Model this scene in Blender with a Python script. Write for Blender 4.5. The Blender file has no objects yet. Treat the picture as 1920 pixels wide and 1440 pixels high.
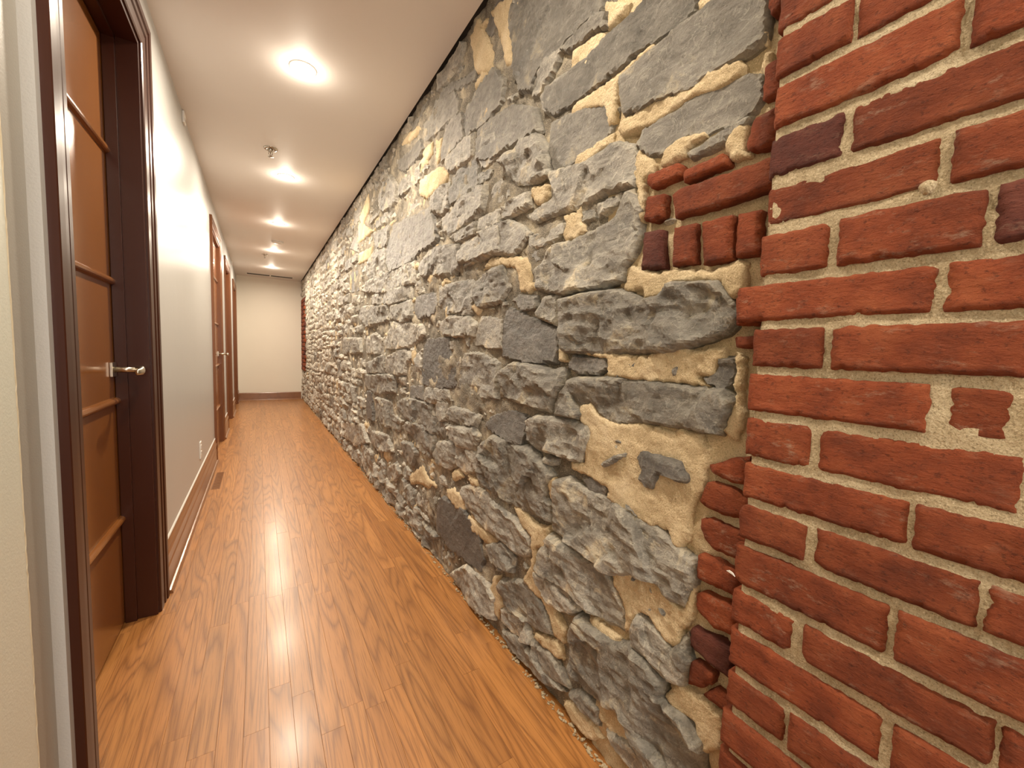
import bpy, bmesh, math, random
import numpy as np
from mathutils import Matrix, Vector
from mathutils.geometry import delaunay_2d_cdt

# ------------------------------------------------------------------ camera
C = bpy.context.scene.collection
F_PX, YAW, PITCH, ROLL, CAM_H = 760.0, .5584, .0749, -.0308, 1.087
def cam_axes():
    cy, sy, cp, sp = math.cos(YAW), math.sin(YAW), math.cos(PITCH), math.sin(PITCH)
    f = np.array([sy*cp, cy*cp, -sp]); r = np.array([cy, -sy, 0.0]); d = np.cross(f, r)
    cr, sr = math.cos(ROLL), math.sin(ROLL)
    return cr*r+sr*d, -sr*r+cr*d, f
AX = np.array(cam_axes())
cam_d = bpy.data.cameras.new('camera'); cam = bpy.data.objects.new('camera', cam_d); C.objects.link(cam)
cam_d.sensor_width = 36.0; cam_d.lens = F_PX/1920*36.0; cam_d.clip_start = 0.02
r_, d_, f_ = AX
cam.matrix_world = Matrix(((r_[0], -d_[0], -f_[0], 0), (r_[1], -d_[1], -f_[1], 0),
                           (r_[2], -d_[2], -f_[2], CAM_H), (0, 0, 0, 1)))
bpy.context.scene.camera = cam
vs = bpy.context.scene.view_settings
vs.view_transform = 'Standard'; vs.look = 'None'; vs.gamma = 1.0; vs.use_curve_mapping = False
vs.exposure = 0.34
# ------------------------------------------------------------------ world and large lights
w = bpy.data.worlds.new('world'); bpy.context.scene.world = w; w.use_nodes = True
w.node_tree.nodes['Background'].inputs[0].default_value = (.9, .93, 1, 1)
w.node_tree.nodes['Background'].inputs[1].default_value = 0.0
DOWNLIGHT_W, CEIL_FILL_W = 22.0, 1.6
WARM = (1.0, .875, .70)
def area(name, loc, rot, sx, sy, power, col):
    l = bpy.data.lights.new(name, 'AREA'); l.shape = 'RECTANGLE'; l.size = sx; l.size_y = sy
    l.energy = power; l.color = col
    o = bpy.data.objects.new(name, l); o.location = loc; o.rotation_euler = rot; C.objects.link(o); return o
# unseen fill light added behind the camera to lift the shadows
area('back_fill', (.2, -2.85, 1.45), (math.radians(90), 0, 0), 1.0, 1.5, 34, (1.0, .98, .94))

# ------------------------------------------------------------------ numbers of the place
XR, XB, XL, ZC, YE = .763, .735, -.362, 2.44, 9.6
YBACK = -3.0

def hit(u, v, x):
    d = ((u-960)/F_PX)*AX[0] + ((v-720)/F_PX)*AX[1] + AX[2]
    t = x/d[0]
    return t*d[1], CAM_H+t*d[2]
def y_at(u, z, x):       # Y of the point on plane x that has height z and image column u
    v = 700.0
    for _ in range(6):
        Y, Z = hit(u, v, x); Y2, Z2 = hit(u, v+10, x); v += (z-Z)/((Z2-Z)/10)
    return hit(u, v, x)[0]

# ------------------------------------------------------------------ noise
def _hash(ix, iy, iz, seed):
    h = (ix.astype(np.int64)*374761393 + iy.astype(np.int64)*668265263 + iz.astype(np.int64)*2147483647 + seed*974634777) & 0xffffffff
    h = ((h ^ (h >> 13))*1274126177) & 0xffffffff
    h = h ^ (h >> 16)
    return (h & 0xffffff)/float(0xffffff)
def vnoise(x, y, z=0.0, seed=0):
    x = np.asarray(x, float); y = np.asarray(y, float); z = np.zeros_like(x)+z
    ix, iy, iz = np.floor(x), np.floor(y), np.floor(z); fx, fy, fz = x-ix, y-iy, z-iz
    fx, fy, fz = fx*fx*(3-2*fx), fy*fy*(3-2*fy), fz*fz*(3-2*fz); r = 0
    for a in (0, 1):
        for b in (0, 1):
            for c in (0, 1):
                r = r + _hash(ix+a, iy+b, iz+c, seed)*(fx if a else 1-fx)*(fy if b else 1-fy)*(fz if c else 1-fz)
    return r*2-1
def fbm(x, y, seed=0, oct=4, gain=.5):
    x = np.asarray(x, float); y = np.asarray(y, float)
    r = 0; a = 1; s = 0
    for o in range(oct):
        r = r + a*vnoise(x, y, seed*.37+o*7.1, seed+o); s += a; a *= gain; x = x*2.03; y = y*2.03
    return r/s

# ------------------------------------------------------------------ materials
def new_mat(name):
    m = bpy.data.materials.new(name); m.use_nodes = True
    nt = m.node_tree; return m, nt, nt.nodes['Principled BSDF']
def N(nt, t, **kw):
    n = nt.nodes.new(t)
    for k, v in kw.items():
        if k in n.inputs.keys(): n.inputs[k].default_value = v
        else: setattr(n, k, v)
    return n
def ramp(nt, fac, stops, interp='LINEAR'):
    n = nt.nodes.new('ShaderNodeValToRGB'); e = n.color_ramp.elements; n.color_ramp.interpolation = interp
    while len(e) < len(stops): e.new(.5)
    for i, (p, c) in enumerate(stops):
        e[i].position = p; e[i].color = (c[0], c[1], c[2], 1)
    nt.links.new(fac, n.inputs[0]); return n.outputs[0]
def mixc(nt, fac, a, b, mode='MIX'):
    n = nt.nodes.new('ShaderNodeMix'); n.data_type = 'RGBA'; n.blend_type = mode
    for s, v in ((n.inputs[0], fac), (n.inputs[6], a), (n.inputs[7], b)):
        if isinstance(v, (int, float)): s.default_value = v
        elif isinstance(v, tuple): s.default_value = (v[0], v[1], v[2], 1)
        else: nt.links.new(v, s)
    return n.outputs[2]
def math_(nt, op, a, b=0.0, c=0.0):
    n = nt.nodes.new('ShaderNodeMath'); n.operation = op
    for s, v in zip(n.inputs, (a, b, c)):
        if isinstance(v, (int, float)): s.default_value = v
        else: nt.links.new(v, s)
    return n.outputs[0]
def coords(nt, scale=(1, 1, 1), off=None, kind='Object'):
    tc = nt.nodes.new('ShaderNodeTexCoord'); mp = nt.nodes.new('ShaderNodeMapping')
    mp.inputs['Scale'].default_value = scale
    nt.links.new(tc.outputs[kind], mp.inputs[0])
    if off is not None: nt.links.new(off, mp.inputs[1])
    return mp.outputs[0]
def noise(nt, vec, scale, detail=4, rough=.55, dist=0.0):
    n = N(nt, 'ShaderNodeTexNoise', Scale=scale, Detail=detail, Roughness=rough, Distortion=dist)
    nt.links.new(vec, n.inputs['Vector']); return n.outputs[0]
def bump(nt, bsdf, h, strength=.5, dist=.002):
    b = N(nt, 'ShaderNodeBump', Strength=strength, Distance=dist); nt.links.new(h, b.inputs['Height'])
    nt.links.new(b.outputs[0], bsdf.inputs['Normal'])
def rnd(nt):
    return nt.nodes.new('ShaderNodeObjectInfo').outputs['Random']
def rnd_off(nt, k=50.0):
    cb = nt.nodes.new('ShaderNodeCombineXYZ'); r = rnd(nt)
    nt.links.new(math_(nt, 'MULTIPLY', r, k), cb.inputs[0]); nt.links.new(math_(nt, 'MULTIPLY', r, k*1.7), cb.inputs[1])
    nt.links.new(math_(nt, 'MULTIPLY', r, k*.6), cb.inputs[2]); return cb.outputs[0]

def paint(name, col, rough=.5, bumps=.15, spec=.5):
    m, nt, b = new_mat(name); v = coords(nt)
    c = mixc(nt, noise(nt, v, 3, 3), (col[0]*.96, col[1]*.96, col[2]*.96), col)
    nt.links.new(c, b.inputs['Base Color']); b.inputs['Roughness'].default_value = rough
    b.inputs['Specular IOR Level'].default_value = spec
    h = math_(nt, 'ADD', noise(nt, v, 220, 2), math_(nt, 'MULTIPLY', noise(nt, coords(nt, (1, 1, .35)), 7, 2), 3.0))
    bump(nt, b, h, bumps, .0015); return m
M_WALL = paint('wall_paint', (.50, .50, .49), .34, .3)
M_GREEN = paint('cool_lit_wall', (.68, .71, .63), .4, .3)  # cooler, brighter light on the near wall put into the colour
M_GREY = paint('shaded_wall', (.37, .355, .32), .42, .3)  # shade of the set-back strip put into the colour
M_END = paint('end_wall_paint', (.80, .735, .62), .5)
M_CEIL = paint('ceiling_paint', (.78, .735, .70), .55, .1)
M_WHITE = paint('white_plastic', (.78, .76, .72), .35, 0)

def wood(name, c0, c1, c2, rough=.3, ring=9, axis='Z', stretch=.09, grain=.5, coat=.3, rnd_amt=.25, pore=.5, nscale=7.0, ndet=1.5):
    m, nt, b = new_mat(name)
    sc = {'Z': (1, 1, stretch), 'Y': (1, stretch, 1)}[axis]
    v = coords(nt, sc, rnd_off(nt))
    n1 = noise(nt, v, nscale, ndet, .42, .25)
    rings = math_(nt, 'PINGPONG', math_(nt, 'MULTIPLY', n1, ring*2.0), 1.0)
    rings = math_(nt, 'POWER', rings, 2.6)
    fine = noise(nt, coords(nt, (sc[0]*1, sc[1]*.35, sc[2]*.35) if axis == 'Z' else (1, stretch*.35, 1), rnd_off(nt)), 330, 3, .6)
    base = ramp(nt, noise(nt, v, 3.0, 3), [(.3, c1), (.7, c0)])
    col = mixc(nt, math_(nt, 'MULTIPLY', rings, grain), base, c2)
    pr = math_(nt, 'MULTIPLY', math_(nt, 'SUBTRACT', 1.0, math_(nt, 'SMOOTHSTEP', fine, .34, .5)) if False else ramp(nt, fine, [(.36, (1, 1, 1)), (.5, (0, 0, 0))]), pore)
    col = mixc(nt, pr, col, c2)
    rr = math_(nt, 'ADD', math_(nt, 'MULTIPLY', rnd(nt), rnd_amt*2), 1-rnd_amt)
    hs = N(nt, 'ShaderNodeHueSaturation'); nt.links.new(rr, hs.inputs['Value']); nt.links.new(col, hs.inputs['Color'])
    nt.links.new(hs.outputs[0], b.inputs['Base Color'])
    b.inputs['Roughness'].default_value = rough; b.inputs['Coat Weight'].default_value = coat
    b.inputs['Coat Roughness'].default_value = rough*.5; b.inputs['Specular IOR Level'].default_value = .5 if coat > .2 else .3
    bump(nt, b, math_(nt, 'ADD', math_(nt, 'MULTIPLY', fine, .5), noise(nt, coords(nt, kind='Object'), 9, 2)), .12, .0012)
    return m
M_FLOOR = wood('oak_strip', (.44, .195, .056), (.37, .152, .040), (.145, .050, .011), .38, 17, 'Y', .065, .62, .22, .10, .50, 10.0, 1.2)
M_DOOR = wood('amber_veneer', (.27, .098, .021), (.22, .076, .015), (.15, .050, .009), .26, 2, 'Z', .05, .25, .5, .02, .12)
M_FRAME = wood('shaded_frame_wood', (.052, .013, .005), (.042, .010, .004), (.024, .006, .003), .36, 2, 'Z', .05, .2, .08, .02, .1)  # dark brown frame, darkened further for the unlit jamb
M_RED = wood('red_brown_frame', (.18, .064, .020), (.15, .050, .015), (.09, .030, .009), .34, 2, 'Z', .05, .25, .15, .02, .15)
M_BASE = wood('stained_baseboard', (.26, .105, .035), (.21, .082, .026), (.12, .044, .015), .32, 3, 'Y', .05, .3, .4, .04, .2)

def metal(name, col, rough):
    m, nt, b = new_mat(name); b.inputs['Metallic'].default_value = 1; b.inputs['Roughness'].default_value = rough
    c = mixc(nt, noise(nt, coords(nt), 40, 2), (col[0]*.9, col[1]*.9, col[2]*.9), col); nt.links.new(c, b.inputs['Base Color']); return m
M_NICKEL = metal('brushed_nickel', (.62, .57, .48), .28)
M_CHROME = metal('dull_chrome', (.5, .46, .40), .2)
m, nt, b = new_mat('dark_void'); b.inputs['Roughness'].default_value = .9
nt.links.new(ramp(nt, noise(nt, coords(nt), 9), [(0, (.02, .017, .014)), (1, (.035, .03, .025))]), b.inputs['Base Color']); M_DARK = m
m, nt, b = new_mat('lamp_glow'); e = N(nt, 'ShaderNodeEmission', Strength=14.0); e.inputs[0].default_value = (1, .86, .68, 1)
g = nt.nodes.new('ShaderNodeTexGradient'); g.gradient_type = 'SPHERICAL'
nt.links.new(coords(nt, (15, 15, 15)), g.inputs[0])
nt.links.new(math_(nt, 'ADD', math_(nt, 'MULTIPLY', g.outputs[1], 12.0), 6.0), e.inputs[1])
nt.links.new(e.outputs[0], nt.nodes['Material Output'].inputs[0]); M_GLOW = m

def stone_mat(name, dark, mid, light, dust, dust_lo, rough):
    m, nt, b = new_mat(name); v = coords(nt)
    n1 = noise(nt, v, 5, 6, .6, .6); n2 = noise(nt, coords(nt, (1, .45, 1.3)), 38, 6, .7, .3)
    c = ramp(nt, n1, [(.3, dark), (.52, mid), (.72, light)])
    c = mixc(nt, ramp(nt, n2, [(.38, (0, 0, 0)), (.66, (1, 1, 1))]), mixc(nt, .45, c, dark), mixc(nt, .40, c, light))
    vein = ramp(nt, noise(nt, v, 17, 5, .55, 1.2), [(.485, (0, 0, 0)), (.5, (1, 1, 1)), (.515, (0, 0, 0))])
    c = mixc(nt, math_(nt, 'MULTIPLY', vein, .35), c, (light[0]*1.5, light[1]*1.5, light[2]*1.45))
    d = ramp(nt, noise(nt, v, 11, 7, .68, .5), [(dust_lo, (0, 0, 0)), (dust_lo+.09, (1, 1, 1))])
    c = mixc(nt, math_(nt, 'MULTIPLY', d, .75), c, dust)
    geo = nt.nodes.new('ShaderNodeNewGeometry')      # chipped, paler arrises
    ridge = math_(nt, 'MULTIPLY', ramp(nt, geo.outputs['Pointiness'], [(.52, (0, 0, 0)), (.60, (1, 1, 1))]), ramp(nt, noise(nt, v, 45, 4, .7), [(.40, (0, 0, 0)), (.60, (1, 1, 1))]))
    c = mixc(nt, math_(nt, 'MULTIPLY', ridge, .6), c, (light[0]*1.35, light[1]*1.33, light[2]*1.25))
    sp = ramp(nt, noise(nt, v, 150, 4, .8), [(.33, (1, 1, 1)), (.43, (0, 0, 0))])
    c = mixc(nt, math_(nt, 'MULTIPLY', sp, .55), c, (dark[0]*.5, dark[1]*.5, dark[2]*.5))
    rr = math_(nt, 'ADD', math_(nt, 'MULTIPLY', rnd(nt), .6), .68)
    hs = N(nt, 'ShaderNodeHueSaturation'); nt.links.new(rr, hs.inputs['Value']); nt.links.new(c, hs.inputs['Color'])
    nt.links.new(hs.outputs[0], b.inputs['Base Color'])
    nt.links.new(math_(nt, 'ADD', math_(nt, 'MULTIPLY', d, .3), rough), b.inputs['Roughness'])
    lay = math_(nt, 'SNAP', math_(nt, 'MULTIPLY', noise(nt, coords(nt, (1, .55, 1.25)), 13, 6, .62, .3), 9.0), 1.0)
    h = math_(nt, 'ADD', noise(nt, v, 120, 8, .75, .2), math_(nt, 'MULTIPLY', noise(nt, coords(nt, (1, .6, 1.2)), 30, 6, .65, .3), 1.6))
    h = math_(nt, 'ADD', h, math_(nt, 'MULTIPLY', lay, .42))
    bump(nt, b, h, .95, .0060); return m
STONE = stone_mat('grey_limestone', (.115, .106, .092), (.295, .270, .235), (.55, .51, .44), (.70, .61, .45), .55, .42)
STONE_F = stone_mat('slaty_limestone', (.115, .105, .092), (.235, .217, .19), (.41, .38, .335), (.52, .44, .31), .585, .30)
STONE_D = stone_mat('dark_limestone', (.075, .069, .064), (.15, .138, .127), (.28, .26, .235), (.46, .38, .27), .65, .42)
def gran_mat(name, c0, c1, c2):
    m, nt, b = new_mat(name); v = coords(nt)
    c = ramp(nt, noise(nt, v, 9, 6, .65), [(.3, c0), (.5, c1), (.72, c2)])
    c = mixc(nt, ramp(nt, noise(nt, v, 420, 3, .7), [(.34, (.75, .75, .75)), (.48, (0, 0, 0))]), c, (c0[0]*.6, c0[1]*.58, c0[2]*.5))
    c = mixc(nt, ramp(nt, noise(nt, v, 330, 2, .6), [(.56, (0, 0, 0)), (.66, (.5, .5, .5))]), c, (c2[0]*1.2, c2[1]*1.2, c2[2]*1.25))
    nt.links.new(c, b.inputs['Base Color']); b.inputs['Roughness'].default_value = .9; b.inputs['Specular IOR Level'].default_value = .25
    h = math_(nt, 'ADD', noise(nt, v, 170, 5, .7), math_(nt, 'MULTIPLY', noise(nt, v, 45, 4, .6), 1.7))
    bump(nt, b, h, .9, .0045); return m
MORTAR = gran_mat('sandy_mortar', (.46, .35, .21), (.66, .52, .33), (.74, .61, .42))
BED = gran_mat('crevice_shade_mortar', (.09, .08, .064), (.25, .22, .178), (.66, .565, .41))  # grey-tan mortar, darkened for the shadow in the crevices
JOINT = gran_mat('grey_sand_mortar', (.34, .27, .17), (.50, .40, .26), (.62, .52, .36))
def brick_mat(name, c0, c1, c2, dustf):
    m, nt, b = new_mat(name); v = coords(nt, off=rnd_off(nt, 9))
    c = ramp(nt, noise(nt, v, 14, 5, .6), [(.3, c0), (.5, c1), (.7, c2)])
    rr = math_(nt, 'ADD', math_(nt, 'MULTIPLY', rnd(nt), .34), .83)
    hs = N(nt, 'ShaderNodeHueSaturation'); nt.links.new(rr, hs.inputs['Value']); nt.links.new(c, hs.inputs['Color'])
    d = ramp(nt, noise(nt, coords(nt, (1, .4, 1), rnd_off(nt, 9)), 60, 6, .75), [(.56, (0, 0, 0)), (.72, (1, 1, 1))])
    big = ramp(nt, noise(nt, v, 6, 2), [(.45, (.15, .15, .15)), (.7, (1, 1, 1))])
    dd = math_(nt, 'MULTIPLY', math_(nt, 'MULTIPLY', d, big), dustf)
    c = mixc(nt, dd, hs.outputs[0], (.50, .38, .28))
    nt.links.new(c, b.inputs['Base Color']); b.inputs['Roughness'].default_value = .8; b.inputs['Specular IOR Level'].default_value = .3
    h = math_(nt, 'ADD', noise(nt, coords(nt, (1, .55, 1.1), rnd_off(nt, 9)), 200, 6, .75, .2), math_(nt, 'MULTIPLY', noise(nt, coords(nt, (1, .38, 1.1), rnd_off(nt, 9)), 85, 4, .65, .4), 1.3))
    bump(nt, b, h, 1.0, .0062)
    pit = ramp(nt, noise(nt, coords(nt, (1, .6, 1), rnd_off(nt, 9)), 190, 5, .75), [(.36, (1, 1, 1)), (.45, (0, 0, 0))])
    nt.links.new(mixc(nt, math_(nt, 'MULTIPLY', pit, .55), c, (c0[0]*.35, c0[1]*.4, c0[2]*.5)), b.inputs['Base Color']); return m
BRICK = brick_mat('red_brick', (.165, .037, .015), (.275, .062, .022), (.37, .100, .038), .9)
BRICK_D = brick_mat('plum_brick', (.085, .024, .017), (.14, .038, .026), (.20, .06, .04), .6)

# ------------------------------------------------------------------ helpers
def mesh_obj(name, verts, faces, mat, parent=None, smooth=False):
    me = bpy.data.meshes.new(name); me.from_pydata([tuple(map(float, v)) for v in verts], [], faces)
    me.materials.append(mat)
    if smooth: me.polygons.foreach_set('use_smooth', [True]*len(me.polygons))
    me.update(); o = bpy.data.objects.new(name, me); C.objects.link(o)
    if parent: o.parent = parent
    return o
def bm_obj(name, bm, mat, parent=None, smooth=False, bevel=0.0):
    if bevel: bmesh.ops.bevel(bm, geom=list(bm.edges), offset=bevel, segments=2, affect='EDGES', profile=.6)
    me = bpy.data.meshes.new(name); bm.to_mesh(me); bm.free(); me.materials.append(mat)
    if smooth: me.polygons.foreach_set('use_smooth', [True]*len(me.polygons))
    o = bpy.data.objects.new(name, me); C.objects.link(o)
    if parent: o.parent = parent
    return o
def add_box(bm, x0, x1, y0, y1, z0, z1):
    vs_ = [bm.verts.new((x, y, z)) for x in (x0, x1) for y in (y0, y1) for z in (z0, z1)]
    for f in ((0, 1, 3, 2), (4, 6, 7, 5), (0, 4, 5, 1), (2, 3, 7, 6), (0, 2, 6, 4), (1, 5, 7, 3)): bm.faces.new([vs_[i] for i in f])
def box(name, x0, x1, y0, y1, z0, z1, mat, parent=None, bevel=0.0):
    bm = bmesh.new(); add_box(bm, x0, x1, y0, y1, z0, z1); return bm_obj(name, bm, mat, parent, bevel=bevel)
def boxes(name, lst, mat, parent=None, bevel=0.0):
    bm = bmesh.new()
    for b_ in lst: add_box(bm, *b_)
    return bm_obj(name, bm, mat, parent, bevel=bevel)
def lathe(name, prof, mat, parent=None, seg=32, loc=(0, 0, 0)):
    vs_, fs = [], []
    for r, z in prof:
        for k in range(seg):
            a = 2*math.pi*k/seg; vs_.append((r*math.cos(a)+loc[0], r*math.sin(a)+loc[1], z+loc[2]))
    for i in range(len(prof)-1):
        for k in range(seg):
            fs.append((i*seg+k, i*seg+(k+1) % seg, (i+1)*seg+(k+1) % seg, (i+1)*seg+k))
    return mesh_obj(name, vs_, fs, mat, parent, True)
def extrude_y(name, prof, y0, y1, mat, parent=None):     # closed profile in (x,z) run along Y
    n = len(prof); v = [(x, y0, z) for x, z in prof]+[(x, y1, z) for x, z in prof]
    f = [(i, (i+1) % n, n+(i+1) % n, n+i) for i in range(n)]+[tuple(range(n))[::-1], tuple(range(n, 2*n))]
    o = mesh_obj(name, v, f, mat, parent)
    bm = bmesh.new(); bm.from_mesh(o.data); bmesh.ops.recalc_face_normals(bm, faces=bm.faces); bm.to_mesh(o.data); bm.free(); return o
def empty(name, loc=(0, 0, 0)):
    o = bpy.data.objects.new(name, None); o.empty_display_size = .1; C.objects.link(o); o.location = loc; return o
def tag(o, label=None, cat=None, group=None, kind=None):
    if label: o['label'] = label
    if cat: o['category'] = cat
    if group: o['group'] = group
    if kind: o['kind'] = kind
    return o

# ================================================================== floor of oak strips
floor = tag(box('floor', -.60, .85, YBACK, YE+.05, -.05, -.0125, M_DARK), 'glossy orange oak strip floor running down the corridor', kind='structure')
rp = random.Random(4)
PW = .062
plank_proto = {}
def plank(x0, x1, y0, y1):
    key = (round(x1-x0, 4), round(y1-y0, 3))
    bm = bmesh.new(); L = (y1-y0)/2; W_ = (x1-x0)/2
    add_box(bm, -W_+.00015, W_-.00015, -L+.00015, L-.00015, -.012, 0)
    top = [e for e in bm.edges if all(v.co.z > -.001 for v in e.verts)]
    bmesh.ops.bevel(bm, geom=top, offset=.0004, segments=1, affect='EDGES')
    o = bm_obj('plank', bm, M_FLOOR, floor); o.location = ((x0+x1)/2, (y0+y1)/2, rp.uniform(-.0003, 0.0))
far_bm = bmesh.new()
x = XL-2*PW; n_pl = 0
REG = (-.322, -.268, 3.70, 4.18)
rows = []
while x < .80:
    x1 = min(x+PW, .80); y = YBACK+rp.uniform(0, .6)-.9
    if x < XL-.001:
        segs = ([(1.05, 1.205)] if x > XL-PW-.01 else [])+[(1.28, 2.075), (4.69, 5.56), (6.41, 7.23), (8.21, 9.01)]
    else: segs = [(YBACK, YE)]
    for (a, b_) in segs:
        y = a - rp.uniform(0, .7)
        while y < b_:
            L = rp.uniform(.45, 1.25) if y < 5.5 else rp.uniform(.9, 1.7)
            if y < -.2: L = 1.6
            ya, yb = max(a, y), min(b_, y+L); y += L
            if yb-ya < .05: continue
            if yb < 0: ya = max(ya, -3)
            rows.append((x, x1, ya, yb))
    x = x1
for (x0, x1, ya, yb) in rows:
    if x0 < REG[1] and x1 > REG[0] and ya < REG[3] and yb > REG[2]:
        if REG[2]-ya > .05: plank(x0, x1, ya, REG[2])
        if yb-REG[3] > .05: plank(x0, x1, REG[3], yb)
        if x0 < REG[0]-.003: plank(x0, REG[0], max(ya, REG[2]), min(yb, REG[3]))
        if x1 > REG[1]+.003: plank(REG[1], x1, max(ya, REG[2]), min(yb, REG[3]))
        continue
    plank(x0, x1, ya, yb)

# ================================================================== ceiling, end and back walls
tag(box('ceiling', -.60, XR-.012, YBACK, YE+.05, ZC, ZC+.1, M_CEIL), 'smooth beige painted ceiling with recessed lights', kind='structure')
tag(box('gap_shade_strip', XR-.012, XR+.25, YBACK, YE+.05, ZC+.012, ZC+.1, M_DARK), 'strip coloured dark as the shadow gap where the ceiling meets the stone wall', kind='structure')  # dark strip stands in for the shade inside the gap
tag(box('wall_back', -.6, .95, YE, YE+.12, -.05, ZC+.1, M_END), 'plain cream wall closing the far end of the corridor', kind='structure')
tag(box('wall_front', -.6, .95, YBACK-.12, YBACK, -.05, ZC+.1, M_WALL), 'plain wall behind the photographer', kind='structure')
bb = extrude_y('baseboard_back', [(0, 0), (-.018, 0), (-.018, .135), (-.012, .145), (0, .148)], -.36, .74, M_BASE)
bb.rotation_euler = (0, 0, -math.pi/2); bb.location = (0, YE, 0)
# profile x -> world -Y : rotate so that the run goes along X
bb.rotation_euler = (0, 0, 0); bb.location = (0, 0, 0)
bb.data.vertices.foreach_set('co', np.array([(v.co.y, YE+v.co.x, v.co.z) for v in bb.data.vertices]).ravel())
bb.data.flip_normals(); tag(bb, 'stained wooden baseboard along the far end wall', kind='structure')
o = extrude_y('shoe', [(-.018, 0), (-.03, 0), (-.028, .008), (-.022, .014), (-.018, .016)], -.34, .74, M_BASE, bb)
o.data.vertices.foreach_set('co', np.array([(v.co.y, YE+v.co.x, v.co.z) for v in o.data.vertices]).ravel())
o.data.flip_normals(); o['label'] = 'thin shoe moulding at the foot of the board'

# ================================================================== left wall, doors
D1 = (1.295, 2.07); D2 = (4.70, 5.55); D3 = (6.42, 7.22); D4 = (8.22, 9.0)
ZT = 2.18
wl = []
ys = [1.2, D1[0], D1[1], D2[0], D2[1], D3[0], D3[1], D4[0], D4[1], YE]
for i in range(0, len(ys), 2): wl.append((-.52, XL, ys[i], ys[i+1], 0, ZC))
for d in (D1, D2, D3, D4): wl.append((-.52, XL, d[0], d[1], ZT, ZC))
tag(boxes('wall_left', wl, M_WALL), 'glossy off-white painted wall with doorways on the left', kind='structure')
tag(boxes('wall_left_recess', [(-.52, -.382, 1.055, 1.2, 0, ZC)], M_GREY), 'narrow set-back wall strip before the near door, coloured darker for shade', kind='structure')
# ragged wall edge where the pale green stand-in for cool light stops
rv = random.Random(2); zz = np.arange(0, ZC+.001, .012)
vs_ = []; fs = []
for i, z in enumerate(zz):
    ye = 1.055+rv.uniform(-.0016, .0016)
    for (xx, yy) in ((-.52, YBACK), (XL, YBACK), (XL, ye), (-.52, ye)): vs_.append((xx, yy, min(z, ZC)))
for i in range(len(zz)-1):
    a = i*4
    for k in range(4): fs.append((a+k, a+(k+1) % 4, a+4+(k+1) % 4, a+4+k))
o = mesh_obj('wall_left_near', vs_, fs, M_GREEN); tag(o, 'wall edge at the far left, cool light painted in as pale green', kind='structure')
vs_, fs = [], []
for i, z in enumerate(zz):
    for yy, xx in ((1.053, XL-.001), (1.055+rv.uniform(0, .003), XL+.0012), (1.0585+rv.uniform(-.001, .002), XL-.002)): vs_.append((xx, yy, z))
for i in range(len(zz)-1):
    for k in range(2): fs.append((i*3+k, i*3+k+1, i*3+k+4, i*3+k+3))
mesh_obj('corner_bead', vs_, fs, paint('cream_filler', (.62, .55, .40), .7), o)['label'] = 'ragged cream filler edge'

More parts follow.
